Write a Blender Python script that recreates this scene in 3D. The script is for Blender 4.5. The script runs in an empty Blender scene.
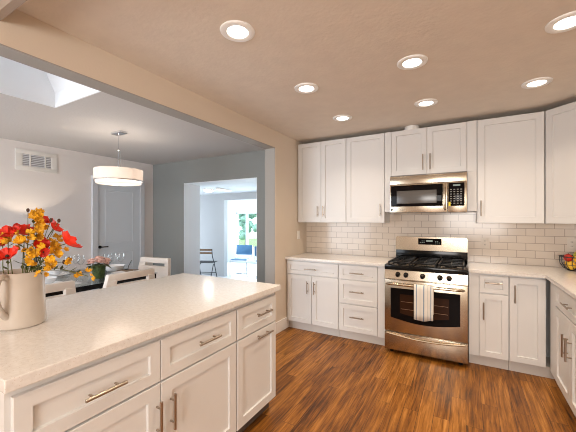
import bpy, bmesh, math, random
from mathutils import Vector, Matrix
random.seed(7)
R = math.radians
PI = math.pi
scene = bpy.context.scene
C = scene.collection

# ------------------------------------------------------------------ camera
cam_data = bpy.data.cameras.new('camera')
cam = bpy.data.objects.new('camera', cam_data)
C.objects.link(cam)
cam_data.sensor_width = 36.0
cam_data.lens = 310.83 / 576 * 36.0
cam_data.shift_y = 3.82 / 576
cam_data.clip_start = 0.02
cam.location = (0, 0, 1.3875)
cam.rotation_euler = (R(90), 0, R(29.8))
scene.camera = cam

# ------------------------------------------------------------------ exposure, world, big lights
scene.view_settings.view_transform = 'Standard'
scene.view_settings.look = 'None'
scene.view_settings.gamma = 1.0
scene.view_settings.use_curve_mapping = False
scene.view_settings.exposure = 0.0
scene.cycles.filter_width = 1.0

world = bpy.data.worlds.new('sky')
scene.world = world
world.use_nodes = True
bg = world.node_tree.nodes['Background']
bg.inputs[0].default_value = (0.80, 0.90, 1.0, 1)
bg.inputs[1].default_value = 4.2

CAN_POWER = 4.3
CAN_COLOR = (1.0, 0.825, 0.645)


def area_light(name, loc, rot, sx, sy, power, color, shape='RECTANGLE', spread=180):
    d = bpy.data.lights.new(name, 'AREA')
    d.shape = shape
    d.size = sx
    d.size_y = sy
    d.energy = power
    d.color = color
    d.spread = R(spread)
    o = bpy.data.objects.new(name, d)
    o.location = loc
    o.rotation_euler = rot
    C.objects.link(o)
    return o


# sunroom daylight at its window; the other three are added fill at unseen openings
area_light('dining_fill_light', (-3.75, -2.05, 1.1), (R(90), 0, 0), 2.3, 2.0, 82, (0.87, 0.93, 1.0))  # added fill brightening the dining room from an unseen opening
area_light('daylight_sunroom', (-5.6, 8.85, 1.0), (R(-90), 0, 0), 3.4, 1.7, 190, (0.80, 0.92, 1.0))
area_light('den_fill_light', (-7.9, 5.35, 1.0), (0, R(-90), 0), 1.3, 1.4, 26, (0.80, 0.90, 1.0))  # added fill for the den, from an invented side window
area_light('rear_fill_light', (0.2, -2.42, 1.5), (R(90), 0, 0), 1.5, 1.0, 88, (1.0, 0.93, 0.86))  # added frontal fill evening out the cabinets, window behind the camera invented

# ------------------------------------------------------------------ materials
MATS = {}


def nodes_of(name):
    m = bpy.data.materials.new(name)
    m.use_nodes = True
    nt = m.node_tree
    return m, nt, nt.nodes['Principled BSDF']


def mat(name, col, rough=0.5, metal=0.0, spec=0.5, bump=0.0, bscale=200.0, var=0.0, vscale=6.0, **kw):
    if name in MATS:
        return MATS[name]
    m, nt, b = nodes_of(name)
    b.inputs['Base Color'].default_value = (*col, 1)
    b.inputs['Roughness'].default_value = rough
    b.inputs['Metallic'].default_value = metal
    b.inputs['Specular IOR Level'].default_value = spec
    for k, v in kw.items():
        b.inputs[k].default_value = v
    tc = nt.nodes.new('ShaderNodeTexCoord')
    if bump:
        n = nt.nodes.new('ShaderNodeTexNoise')
        n.inputs['Scale'].default_value = bscale
        n.inputs['Detail'].default_value = 3
        bp = nt.nodes.new('ShaderNodeBump')
        bp.inputs['Strength'].default_value = bump
        bp.inputs['Distance'].default_value = 0.01
        nt.links.new(tc.outputs['Object'], n.inputs['Vector'])
        nt.links.new(n.outputs['Fac'], bp.inputs['Height'])
        nt.links.new(bp.outputs['Normal'], b.inputs['Normal'])
    if var:
        n = nt.nodes.new('ShaderNodeTexNoise')
        n.inputs['Scale'].default_value = vscale
        n.inputs['Detail'].default_value = 4
        r = nt.nodes.new('ShaderNodeValToRGB')
        r.color_ramp.elements[0].position = 0.3
        r.color_ramp.elements[1].position = 0.7
        r.color_ramp.elements[0].color = (*[c * (1 - var) for c in col], 1)
        r.color_ramp.elements[1].color = (*[min(1, c * (1 + var)) for c in col], 1)
        nt.links.new(tc.outputs['Object'], n.inputs['Vector'])
        nt.links.new(n.outputs['Fac'], r.inputs['Fac'])
        nt.links.new(r.outputs['Color'], b.inputs['Base Color'])
    MATS[name] = m
    return m


def emis(name, col, strength):
    m = bpy.data.materials.new(name)
    m.use_nodes = True
    nt = m.node_tree
    nt.nodes.remove(nt.nodes['Principled BSDF'])
    e = nt.nodes.new('ShaderNodeEmission')
    e.inputs[0].default_value = (*col, 1)
    e.inputs[1].default_value = strength
    nt.links.new(e.outputs[0], nt.nodes['Material Output'].inputs[0])
    return m


WHITE = mat('cabinet_paint', (0.68, 0.675, 0.665), 0.35)
KICK = mat('toe_kick_shaded_white', (0.58, 0.545, 0.51), 0.5)  # cabinet white with the recess shade put into the colour
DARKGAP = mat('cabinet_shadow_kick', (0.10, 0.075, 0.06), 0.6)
NICKEL = mat('brushed_nickel', (0.42, 0.36, 0.30), 0.28, 1.0)
CHROME = mat('chrome', (0.75, 0.77, 0.80), 0.12, 1.0)
WALLK = mat('kitchen_wall_paint', (0.69, 0.60, 0.495), 0.75, bump=0.10, bscale=90)
WALLD = mat('dining_wall_paint', (0.82, 0.78, 0.76), 0.8, bump=0.08, bscale=90)
WALLG = mat('dining_shaded_paint', (0.26, 0.27, 0.26), 0.8, bump=0.08, bscale=90)  # same greige as the other dining wall, shade put into the colour
WALLF = mat('den_wall_paint', (0.56, 0.565, 0.575), 0.8)
SUNW = mat('sunroom_wall_paint', (0.86, 0.88, 0.90), 0.8)
CEIL = mat('ceiling_paint', (0.74, 0.67, 0.59), 0.85, bump=0.17, bscale=45, var=0.03, vscale=9)
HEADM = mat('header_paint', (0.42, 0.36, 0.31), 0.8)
CEILD = mat('dining_ceiling_paint', (0.60, 0.585, 0.575), 0.85, bump=0.25, bscale=45)
TRIMW = mat('trim_paint', (0.82, 0.80, 0.78), 0.4)
SHAFT = mat('skylight_paint', (0.88, 0.89, 0.90), 0.7)
DOORP = mat('door_paint', (0.68, 0.73, 0.78), 0.45)
JAMB = mat('opening_jamb_paint', (0.88, 0.90, 0.92), 0.7)
BLACK = mat('black_enamel', (0.005, 0.005, 0.005), 0.14, spec=0.2)
BLACKM = mat('black_cast_iron', (0.006, 0.006, 0.006), 0.3, spec=0.22)
BLACKG = mat('black_glass', (0.006, 0.005, 0.005), 0.05, spec=0.06)
OVENGL = mat('oven_glass', (0.030, 0.013, 0.007), 0.06, spec=0.1)
MWGLASS = mat('microwave_window', (0.085, 0.08, 0.075), 0.22)
RINGM = mat('downlight_ring', (0.92, 0.93, 0.92), 0.35)
PLASTIC = mat('white_plastic', (0.82, 0.80, 0.76), 0.4)
GREYP = mat('grey_plastic', (0.36, 0.36, 0.37), 0.5)
CERAM = mat('stoneware_glaze', (0.54, 0.475, 0.41), 0.25, var=0.03, vscale=14)
CHINA = mat('white_china', (0.86, 0.87, 0.88), 0.15)
CHAIRW = mat('chair_cream_leather', (0.80, 0.74, 0.68), 0.5)
REDP = mat('poppy_red', (0.74, 0.024, 0.005), 0.55, var=0.25, vscale=30)
YELP = mat('blossom_yellow', (0.80, 0.39, 0.012), 0.55, var=0.4, vscale=40)
POPC = mat('poppy_centre', (0.02, 0.02, 0.012), 0.7)
BUDM = mat('dry_bud', (0.06, 0.025, 0.012), 0.7)
STEMM = mat('stem_olive', (0.10, 0.11, 0.02), 0.6)
LEAFM = mat('leaf_green', (0.07, 0.085, 0.018), 0.55, var=0.3, vscale=25)
PINKP = mat('rose_pink', (0.88, 0.60, 0.52), 0.6, var=0.1, vscale=30)
MOSS = mat('moss_green', (0.045, 0.075, 0.018), 0.8, bump=0.8, bscale=60, var=0.4, vscale=40)
BLUESL = mat('blue_sling', (0.11, 0.28, 0.50), 0.6)
WOOD = mat('slat_wood', (0.30, 0.17, 0.09), 0.5, var=0.2, vscale=18)
GUNM = mat('gunmetal', (0.06, 0.065, 0.07), 0.4, 0.8)
FARFL = mat('den_floor_tile', (0.60, 0.64, 0.68), 0.3, var=0.06, vscale=2)
FOLI = mat('garden_foliage', (0.20, 0.36, 0.28), 0.7, var=0.5, vscale=9)
BARK = mat('garden_bark', (0.20, 0.13, 0.09), 0.8)
LAWN = mat('garden_lawn', (0.16, 0.30, 0.08), 0.9, var=0.2, vscale=3)
BLUEG = mat('teal_bowl_glaze', (0.18, 0.34, 0.42), 0.25)
FOOD = mat('bread_brown', (0.20, 0.13, 0.08), 0.6, var=0.3, vscale=30)
LENS = emis('downlight_lens', (1.0, 0.93, 0.82), 9.0)
LENSD = emis('lamp_glow', (1.0, 0.90, 0.75), 22.0)
LENSB = emis('streak_glow', (1.0, 0.97, 0.92), 1.3)
LED = emis('display_led', (0.55, 0.60, 0.50), 0.55)


def glass(name, col=(1, 1, 1), rough=0.0):
    m, nt, b = nodes_of(name)
    b.inputs['Base Color'].default_value = (*col, 1)
    b.inputs['Roughness'].default_value = rough
    b.inputs['Transmission Weight'].default_value = 1.0
    b.inputs['IOR'].default_value = 1.45
    return m


def thin_glass(name, tint=(0.95, 0.98, 0.98), refl=0.10):
    m = bpy.data.materials.new(name)
    m.use_nodes = True
    nt = m.node_tree
    nt.nodes.remove(nt.nodes['Principled BSDF'])
    t = nt.nodes.new('ShaderNodeBsdfTransparent')
    t.inputs[0].default_value = (*tint, 1)
    g = nt.nodes.new('ShaderNodeBsdfGlossy')
    g.inputs['Roughness'].default_value = 0.03
    mx = nt.nodes.new('ShaderNodeMixShader')
    fr = nt.nodes.new('ShaderNodeLayerWeight')
    fr.inputs[0].default_value = refl
    nt.links.new(fr.outputs[1], mx.inputs[0])
    nt.links.new(t.outputs[0], mx.inputs[1])
    nt.links.new(g.outputs[0], mx.inputs[2])
    nt.links.new(mx.outputs[0], nt.nodes['Material Output'].inputs[0])
    return m


GLASSW = thin_glass('window_glass')
GLASSK = thin_glass('skylight_diffuse_glass', (0.42, 0.43, 0.445))
GLASST = thin_glass('table_glass', (0.80, 0.85, 0.85))
GLASSV = thin_glass('wine_glass', (0.985, 0.99, 0.99))


def steel():
    m, nt, b = nodes_of('stainless_steel')
    b.inputs['Metallic'].default_value = 1.0
    b.inputs['Base Color'].default_value = (0.50, 0.43, 0.335, 1)
    tc = nt.nodes.new('ShaderNodeTexCoord')
    mp = nt.nodes.new('ShaderNodeMapping')
    mp.inputs['Scale'].default_value = (3, 3, 260)
    n = nt.nodes.new('ShaderNodeTexNoise')
    n.inputs['Scale'].default_value = 2.0
    mr = nt.nodes.new('ShaderNodeMapRange')
    mr.inputs[3].default_value = 0.19
    mr.inputs[4].default_value = 0.25
    nt.links.new(tc.outputs['Object'], mp.inputs[0])
    nt.links.new(mp.outputs[0], n.inputs['Vector'])
    nt.links.new(n.outputs['Fac'], mr.inputs[0])
    nt.links.new(mr.outputs[0], b.inputs['Roughness'])
    return m


STEEL = steel()


def quartz():
    m, nt, b = nodes_of('speckled_quartz')
    tc = nt.nodes.new('ShaderNodeTexCoord')
    v = nt.nodes.new('ShaderNodeTexVoronoi')
    v.inputs['Scale'].default_value = 110
    v2 = nt.nodes.new('ShaderNodeTexNoise')
    v2.inputs['Scale'].default_value = 60
    v2.inputs['Detail'].default_value = 5
    r = nt.nodes.new('ShaderNodeValToRGB')
    e = r.color_ramp.elements
    e[0].position = 0.02
    e[0].color = (0.50, 0.39, 0.28, 1)
    e[1].position = 0.20
    e[1].color = (0.755, 0.73, 0.70, 1)
    r2 = nt.nodes.new('ShaderNodeValToRGB')
    r2.color_ramp.elements[0].position = 0.35
    r2.color_ramp.elements[0].color = (0.91, 0.90, 0.89, 1)
    r2.color_ramp.elements[1].position = 0.62
    r2.color_ramp.elements[1].color = (1, 1, 1, 1)
    mx = nt.nodes.new('ShaderNodeMix')
    mx.data_type = 'RGBA'
    mx.blend_type = 'MULTIPLY'
    mx.inputs[0].default_value = 1.0
    for q in (v, v2):
        nt.links.new(tc.outputs['Object'], q.inputs['Vector'])
    nt.links.new(v.outputs['Distance'], r.inputs[0])
    nt.links.new(v2.outputs['Fac'], r2.inputs[0])
    nt.links.new(r.outputs[0], mx.inputs[6])
    nt.links.new(r2.outputs[0], mx.inputs[7])
    nt.links.new(mx.outputs[2], b.inputs['Base Color'])
    b.inputs['Roughness'].default_value = 0.13
    return m


QUARTZ = quartz()


def tile(name, axis):
    m, nt, b = nodes_of(name)
    tc = nt.nodes.new('ShaderNodeTexCoord')
    sp = nt.nodes.new('ShaderNodeSeparateXYZ')
    cb = nt.nodes.new('ShaderNodeCombineXYZ')
    br = nt.nodes.new('ShaderNodeTexBrick')
    br.inputs['Color1'].default_value = (0.70, 0.615, 0.53, 1)
    br.inputs['Color2'].default_value = (0.66, 0.575, 0.49, 1)
    br.inputs['Mortar'].default_value = (0.37, 0.30, 0.245, 1)
    br.inputs['Scale'].default_value = 1.0
    br.inputs['Mortar Size'].default_value = 0.0028
    br.inputs['Mortar Smooth'].default_value = 0.2
    br.inputs['Brick Width'].default_value = 0.155
    br.inputs['Row Height'].default_value = 0.0765
    br.offset = 0.5
    nt.links.new(tc.outputs['Object'], sp.inputs[0])
    nt.links.new(sp.outputs[axis], cb.inputs[0])
    nt.links.new(sp.outputs[2], cb.inputs[1])
    nt.links.new(cb.outputs[0], br.inputs['Vector'])
    nt.links.new(br.outputs['Color'], b.inputs['Base Color'])
    b.inputs['Roughness'].default_value = 0.15
    b.inputs['Specular IOR Level'].default_value = 0.35
    return m


def plank_floor():
    m, nt, b = nodes_of('hickory_plank')
    N = nt.nodes.new
    L = nt.links.new
    tc = N('ShaderNodeTexCoord')
    sp = N('ShaderNodeSeparateXYZ')
    cb = N('ShaderNodeCombineXYZ')
    L(tc.outputs['Object'], sp.inputs[0])
    L(sp.outputs[1], cb.inputs[0])
    L(sp.outputs[0], cb.inputs[1])
    br = N('ShaderNodeTexBrick')
    br.inputs['Color1'].default_value = (0.0, 0.0, 0.0, 1)
    br.inputs['Color2'].default_value = (1, 1, 1, 1)
    br.inputs['Mortar'].default_value = (0.5, 0.5, 0.5, 1)
    br.inputs['Scale'].default_value = 1.0
    br.inputs['Brick Width'].default_value = 0.92
    br.inputs['Row Height'].default_value = 0.10
    br.inputs['Mortar Size'].default_value = 0.0013
    br.offset = 0.37
    L(cb.outputs[0], br.inputs['Vector'])
    bw = N('ShaderNodeRGBToBW')
    L(br.outputs['Color'], bw.inputs[0])
    # streaky grain, shifted per plank
    mp = N('ShaderNodeMapping')
    mp.inputs['Scale'].default_value = (3.0, 52, 1)
    L(cb.outputs[0], mp.inputs[0])
    ad = N('ShaderNodeVectorMath')
    ad.operation = 'ADD'
    L(mp.outputs[0], ad.inputs[0])
    sc = N('ShaderNodeVectorMath')
    sc.operation = 'SCALE'
    L(br.outputs['Color'], sc.inputs[0])
    sc.inputs['Scale'].default_value = 13.0
    L(sc.outputs[0], ad.inputs[1])
    n = N('ShaderNodeTexNoise')
    n.inputs['Scale'].default_value = 1.0
    n.inputs['Detail'].default_value = 7
    n.inputs['Roughness'].default_value = 0.68
    n.inputs['Distortion'].default_value = 0.5
    L(ad.outputs[0], n.inputs['Vector'])
    mp2 = N('ShaderNodeMapping')
    mp2.inputs['Scale'].default_value = (1.6, 7, 1)
    L(cb.outputs[0], mp2.inputs[0])
    n2 = N('ShaderNodeTexNoise')
    n2.inputs['Scale'].default_value = 1.4
    n2.inputs['Detail'].default_value = 4
    L(mp2.outputs[0], n2.inputs['Vector'])
    mx = N('ShaderNodeMath')
    mx.operation = 'MULTIPLY_ADD'
    L(bw.outputs[0], mx.inputs[0])
    mx.inputs[1].default_value = 0.16
    L(n.outputs['Fac'], mx.inputs[2])
    mx2 = N('ShaderNodeMath')
    mx2.operation = 'MULTIPLY_ADD'
    L(n2.outputs['Fac'], mx2.inputs[0])
    mx2.inputs[1].default_value = 0.34
    L(mx.outputs[0], mx2.inputs[2])
    r = N('ShaderNodeValToRGB')
    e = r.color_ramp.elements
    e[0].position = 0.53
    e[0].color = (0.040, 0.014, 0.004, 1)
    e[1].position = 1.0
    e[1].color = (0.48, 0.215, 0.050, 1)
    q = e.new(0.66)
    q.color = (0.145, 0.050, 0.007, 1)
    q = e.new(0.80)
    q.color = (0.27, 0.103, 0.015, 1)
    L(mx2.outputs[0], r.inputs[0])
    mm = N('ShaderNodeMix')
    mm.data_type = 'RGBA'
    L(br.outputs['Fac'], mm.inputs[0])
    L(r.outputs[0], mm.inputs[6])
    mm.inputs[7].default_value = (0.05, 0.02, 0.01, 1)
    L(mm.outputs[2], b.inputs['Base Color'])
    b.inputs['Roughness'].default_value = 0.40
    b.inputs['Specular IOR Level'].default_value = 0.3
    return m


FLOORM = plank_floor()


def shade_mat():
    m = bpy.data.materials.new('linen_shade')
    m.use_nodes = True
    nt = m.node_tree
    nt.nodes.remove(nt.nodes['Principled BSDF'])
    d = nt.nodes.new('ShaderNodeBsdfDiffuse')
    d.inputs[0].default_value = (0.86, 0.83, 0.80, 1)
    t = nt.nodes.new('ShaderNodeBsdfTranslucent')
    t.inputs[0].default_value = (0.86, 0.80, 0.76, 1)
    mx = nt.nodes.new('ShaderNodeMixShader')
    mx.inputs[0].default_value = 0.45
    nt.links.new(d.outputs[0], mx.inputs[1])
    nt.links.new(t.outputs[0], mx.inputs[2])
    nt.links.new(mx.outputs[0], nt.nodes['Material Output'].inputs[0])
    return m


SHADE = shade_mat()


def towel_mat():
    m, nt, b = nodes_of('striped_linen')
    tc = nt.nodes.new('ShaderNodeTexCoord')
    sp = nt.nodes.new('ShaderNodeSeparateXYZ')
    nt.links.new(tc.outputs['Object'], sp.inputs[0])
    r = nt.nodes.new('ShaderNodeValToRGB')
    r.color_ramp.interpolation = 'CONSTANT'
    mr = nt.nodes.new('ShaderNodeMapRange')
    mr.inputs[1].default_value = -0.085
    mr.inputs[2].default_value = 0.085
    nt.links.new(sp.outputs[0], mr.inputs[0])
    nt.links.new(mr.outputs[0], r.inputs[0])
    w = (0.70, 0.67, 0.61, 1)
    g = (0.10, 0.19, 0.32, 1)
    e = r.color_ramp.elements
    e[0].color = w
    e[1].position = 0.995
    e[1].color = w
    for p, c in [(0.10, g), (0.14, w), (0.30, (0.50, 0.50, 0.47, 1)), (0.33, w), (0.49, g), (0.54, w), (0.70, (0.50, 0.50, 0.47, 1)), (0.73, w), (0.86, g), (0.90, w)]:
        q = e.new(p)
        q.color = c
    nt.links.new(r.outputs[0], b.inputs['Base Color'])
    b.inputs['Roughness'].default_value = 0.9
    return m


TOWEL = towel_mat()
TILEB = tile('subway_tile_glaze', 0)
TILER = tile('subway_tile_glaze_side', 1)


# ------------------------------------------------------------------ mesh helpers
class M:
    def __init__(self):
        self.bm = bmesh.new()

    def box(self, x0, x1, y0, y1, z0, z1, bev=0.0):
        bm = self.bm
        x0, x1 = min(x0, x1), max(x0, x1)
        y0, y1 = min(y0, y1), max(y0, y1)
        z0, z1 = min(z0, z1), max(z0, z1)
        r = bmesh.ops.create_cube(bm, size=1.0)
        vs = r['verts']
        for v in vs:
            v.co = Vector((x0 + (v.co.x + .5) * (x1 - x0), y0 + (v.co.y + .5) * (y1 - y0), z0 + (v.co.z + .5) * (z1 - z0)))
        if bev:
            es = list({e for v in vs for e in v.link_edges})
            bmesh.ops.bevel(bm, geom=es, offset=bev, segments=2, affect='EDGES', profile=0.6)
        return self

    def cyl(self, p0, p1, r0, r1=None, seg=20):
        r1 = r0 if r1 is None else r1
        p0, p1 = Vector(p0), Vector(p1)
        d = p1 - p0
        q = Vector((0, 0, 1)).rotation_difference(d.normalized()).to_matrix().to_4x4()
        bmesh.ops.create_cone(self.bm, cap_ends=True, segments=seg, radius1=r0, radius2=r1, depth=d.length,
                              matrix=Matrix.Translation((p0 + p1) / 2) @ q)
        return self

    def tube(self, pts, r, seg=10, closed=False, caps=True):
        pts = [Vector(p) for p in pts]
        n = len(pts)
        rr = r if isinstance(r, (list, tuple)) else [r] * n
        rings = []
        up = None
        for i, p in enumerate(pts):
            a = pts[i - 1] if (i > 0 or closed) else p
            b = pts[(i + 1) % n] if (i < n - 1 or closed) else p
            t = (b - a).normalized()
            if up is None:
                up = Vector((0, 0, 1)) if abs(t.z) < 0.9 else Vector((1, 0, 0))
            s = t.cross(up).normalized()
            up = s.cross(t).normalized()
            rings.append([self.bm.verts.new(p + (s * math.cos(2 * PI * k / seg) + up * math.sin(2 * PI * k / seg)) * rr[i]) for k in range(seg)])
        m = n if closed else n - 1
        for i in range(m):
            A, B = rings[i], rings[(i + 1) % n]
            for k in range(seg):
                self.bm.faces.new((A[k], A[(k + 1) % seg], B[(k + 1) % seg], B[k]))
        if caps and not closed:
            self.bm.faces.new(rings[0][::-1])
            self.bm.faces.new(rings[-1])
        return self

    def lathe(self, prof, c=(0, 0, 0), seg=36):
        c = Vector(c)
        rings = []
        for r, z in prof:
            if r < 1e-5:
                rings.append([self.bm.verts.new(c + Vector((0, 0, z)))])
            else:
                rings.append([self.bm.verts.new(c + Vector((r * math.cos(2 * PI * k / seg), r * math.sin(2 * PI * k / seg), z))) for k in range(seg)])
        for A, B in zip(rings, rings[1:]):
            if len(A) == 1 and len(B) == 1:
                continue
            for k in range(seg):
                k2 = (k + 1) % seg
                if len(A) == 1:
                    self.bm.faces.new((A[0], B[k2], B[k]))
                elif len(B) == 1:
                    self.bm.faces.new((A[k], A[k2], B[0]))
                else:
                    self.bm.faces.new((A[k], A[k2], B[k2], B[k]))
        return self

    def ball(self, c, r, s=(1, 1, 1), sub=2, jit=0.0, rnd=random):
        r_ = bmesh.ops.create_icosphere(self.bm, subdivisions=sub, radius=1.0)
        for v in r_['verts']:
            k = 1 + (rnd.random() - .5) * 2 * jit
            v.co = Vector((c[0] + v.co.x * r * s[0] * k, c[1] + v.co.y * r * s[1] * k, c[2] + v.co.z * r * s[2] * k))
        return self

    def prism(self, pts, z0, z1, bev=0.0):
        lo = [self.bm.verts.new((x, y, z0)) for x, y in pts]
        hi = [self.bm.verts.new((x, y, z1)) for x, y in pts]
        n = len(pts)
        self.bm.faces.new(lo[::-1])
        self.bm.faces.new(hi)
        for i in range(n):
            self.bm.faces.new((lo[i], lo[(i + 1) % n], hi[(i + 1) % n], hi[i]))
        if bev:
            es = list({e for v in lo + hi for e in v.link_edges})
            bmesh.ops.bevel(self.bm, geom=es, offset=bev, segments=2, affect='EDGES')
        return self

    def shaker(self, x0, x1, z0, z1, rail=0.058, t=0.019, rec=0.012):
        """front panel in the x/z plane, its face at y = 0 looking to -y, its back at y = t"""
        bm = self.bm
        b = 0.0018
        o = [(x0, z0), (x1, z0), (x1, z1), (x0, z1)]

        def ring(ins, y):
            return [bm.verts.new((x + (ins if i in (0, 3) else -ins), y, z + (ins if i in (0, 1) else -ins))) for i, (x, z) in enumerate(o)]
        rings = [ring(0, t), ring(0, b), ring(b, 0), ring(rail, 0), ring(rail + 0.0025, rec), ]
        for A, B in zip(rings, rings[1:]):
            for k in range(4):
                bm.faces.new((A[k], A[(k + 1) % 4], B[(k + 1) % 4], B[k]))
        bm.faces.new(rings[-1])
        bm.faces.new(rings[0][::-1])
        return self

    def build(self, name, m, parent=None, loc=None, smooth=True):
        bmesh.ops.recalc_face_normals(self.bm, faces=self.bm.faces)
        me = bpy.data.meshes.new(name)
        self.bm.to_mesh(me)
        self.bm.free()
        for p in me.polygons:
            p.use_smooth = smooth
        if smooth:
            me.set_sharp_from_angle(angle=R(35))
        me.materials.append(m)
        o = bpy.data.objects.new(name, me)
        C.objects.link(o)
        if parent:
            o.parent = parent
        if loc:
            o.location = loc
        return o


def tag(o, label, cat, group=None, kind=None):
    o['label'] = label
    o['category'] = cat
    if group:
        o['group'] = group
    if kind:
        o['kind'] = kind
    return o


def thing(name, label, cat, loc=(0, 0, 0), rz=0.0, group=None):
    o = bpy.data.objects.new(name, None)
    o.empty_display_size = 0.05
    C.objects.link(o)
    o.location = loc
    o.rotation_euler = (0, 0, R(rz))
    return tag(o, label, cat, group)


def dup(root, loc=None, rz=None, label=None):
    r = root.copy()
    C.objects.link(r)
    if loc is not None:
        r.location = loc
    if rz is not None:
        r.rotation_euler = (0, 0, R(rz))
    if label:
        r['label'] = label

    def rec(src, dst):
        for ch in src.children:
            if ch.type == 'LIGHT':
                pass
            c = ch.copy()
            C.objects.link(c)
            c.parent = dst
            rec(ch, c)
    rec(root, r)
    return r


def struct(name, mb, m, parent=None, smooth=False, label=None, cat=None):
    o = mb.build(name, m, parent, smooth=smooth)
    if parent is None:
        o['kind'] = 'structure'
        if label:
            o['label'] = label
            o['category'] = cat
    return o


# ------------------------------------------------------------------ structure
ZC = 2.473
XL = -2.011          # kitchen face of the wall with the wide opening
XD = -2.151          # dining face of it
YB = 4.063           # kitchen back wall
XR = 1.234           # kitchen wall on the range's other side
YW = 3.20            # free end of the stub wall
ZB = 2.267           # underside of the opening's header
XV = -5.364          # dining wall with the door
YD = 4.0             # dining wall with the opening
YK = -2.5            # wall behind the camera

struct('floor', M().box(XV - .15, XR + .15, YK - .15, YD + .38, -0.12, 0), FLOORM, label='orange brown hickory plank floor with streaky dark grain', cat='floor')
struct('ceiling', M().box(XL, XR + .15, YK - .15, YB + .15, ZC, ZC + .12), CEIL, label='tan textured kitchen ceiling with recessed lights', cat='ceiling')
SKX0, SKX1, SKY0, SKY1 = -3.46, -2.64, 0.35, 1.50
c = M()
c.box(XV - .15, SKX0, YK - .15, YD + .15, ZC, ZC + .12).box(SKX1, XL, YK - .15, YB + .15, ZC, ZC + .12)
c.box(SKX0, SKX1, YK - .15, SKY0, ZC, ZC + .12).box(SKX0, SKX1, SKY1, YD + .15, ZC, ZC + .12)
struct('ceiling_dining', c, CEILD, label='pale grey dining ceiling with skylight opening', cat='ceiling')
c = M()
zt = ZC + .55
q = .012
c.box(SKX0, SKX0 + q, SKY0, SKY1, ZC, zt).box(SKX1 - q, SKX1, SKY0, SKY1, ZC, zt)
c.box(SKX0 + q, SKX1 - q, SKY0, SKY0 + q, ZC, zt).box(SKX0 + q, SKX1 - q, SKY1 - q, SKY1, ZC, ZC + .14)
# above the short lip the far side slopes up with the roof
yy = [(SKY1 - q, ZC + .14), (SKY1 - .20, zt), (SKY1 - .19, zt + .02), (SKY1, ZC + .14)]
f = [c.bm.verts.new((SKX0 + q, y, z)) for y, z in yy]
b = [c.bm.verts.new((SKX1 - q, y, z)) for y, z in yy]
c.bm.faces.new(f)
c.bm.faces.new(b[::-1])
for i in range(4):
    c.bm.faces.new((f[i], f[(i + 1) % 4], b[(i + 1) % 4], b[i]))
w = struct('window_1', c, SHAFT, label='white skylight shaft in the dining ceiling', cat='skylight')
struct('skylight_pane', M().box(SKX0 + q, SKX1 - q, SKY0 + q, SKY1 - .21, zt - .01, zt), GLASSK, w)

# wall with the wide opening: stub at the back, header along the ceiling, short return near the camera
c = M().box(XD, XL, YW, YB + .15, 0, ZC).box(XD, XL, YK, YW, ZB, ZC).box(XD, XL, YK, 0.05, 0, ZB)
struct('wall_left', c, WALLK, label='beige wall and header framing the wide opening to the dining room', cat='wall')
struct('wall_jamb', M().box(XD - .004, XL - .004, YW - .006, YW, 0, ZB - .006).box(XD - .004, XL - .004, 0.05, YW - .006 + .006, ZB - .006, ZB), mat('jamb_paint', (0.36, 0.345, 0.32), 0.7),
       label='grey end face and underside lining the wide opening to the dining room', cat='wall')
struct('wall_back', M().box(XL, XR + .15, YB, YB + .15, 0, ZC), WALLK, label='kitchen wall behind the range', cat='wall')
struct('wall_right', M().box(XR, XR + .15, YK, YB, 0, ZC), WALLK, label='kitchen side wall beside the corner cabinets', cat='wall')
c = M().box(XL, -0.55, YK - .15, YK, 0, ZC).box(0.95, XR + .15, YK - .15, YK, 0, ZC).box(-0.55, 0.95, YK - .15, YK, 0, 1.0).box(-0.55, 0.95, YK - .15, YK, 2.0, ZC)
struct('wall_rear', c, WALLK)
c = M().box(XV, -4.9, -2.3, -2.15, 0, ZC).box(-2.6, XD, -2.3, -2.15, 0, ZC).box(-4.9, -2.6, -2.3, -2.15, 2.1, ZC)
struct('wall_front', c, WALLD)
# header crossing near the camera
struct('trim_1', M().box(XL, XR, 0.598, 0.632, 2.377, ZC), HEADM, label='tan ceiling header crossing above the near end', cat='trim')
# dining walls
struct('wall_dining', M().box(XV - .15, XV, -2.3, YD + .15, 0, ZC), WALLD, label='greige dining wall with the door and vent', cat='wall')
OX0, OX1, OZ = -4.489, -2.853, 2.055
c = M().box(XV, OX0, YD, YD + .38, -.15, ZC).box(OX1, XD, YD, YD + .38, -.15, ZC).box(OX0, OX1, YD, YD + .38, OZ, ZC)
struct('wall_dining_back', c, WALLG, label='shaded darker grey dining wall with the opening to the den', cat='wall')
c = M().box(OX0 - .0, OX0 + .006, YD - .004, YD + .384, 0, OZ).box(OX1 - .006, OX1, YD - .004, YD + .384, 0, OZ).box(OX0 + .006, OX1 - .006, YD - .004, YD + .384, OZ - .006, OZ)
struct('trim_2', c, JAMB, label='pale lining of the opening to the den', cat='trim')
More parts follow.
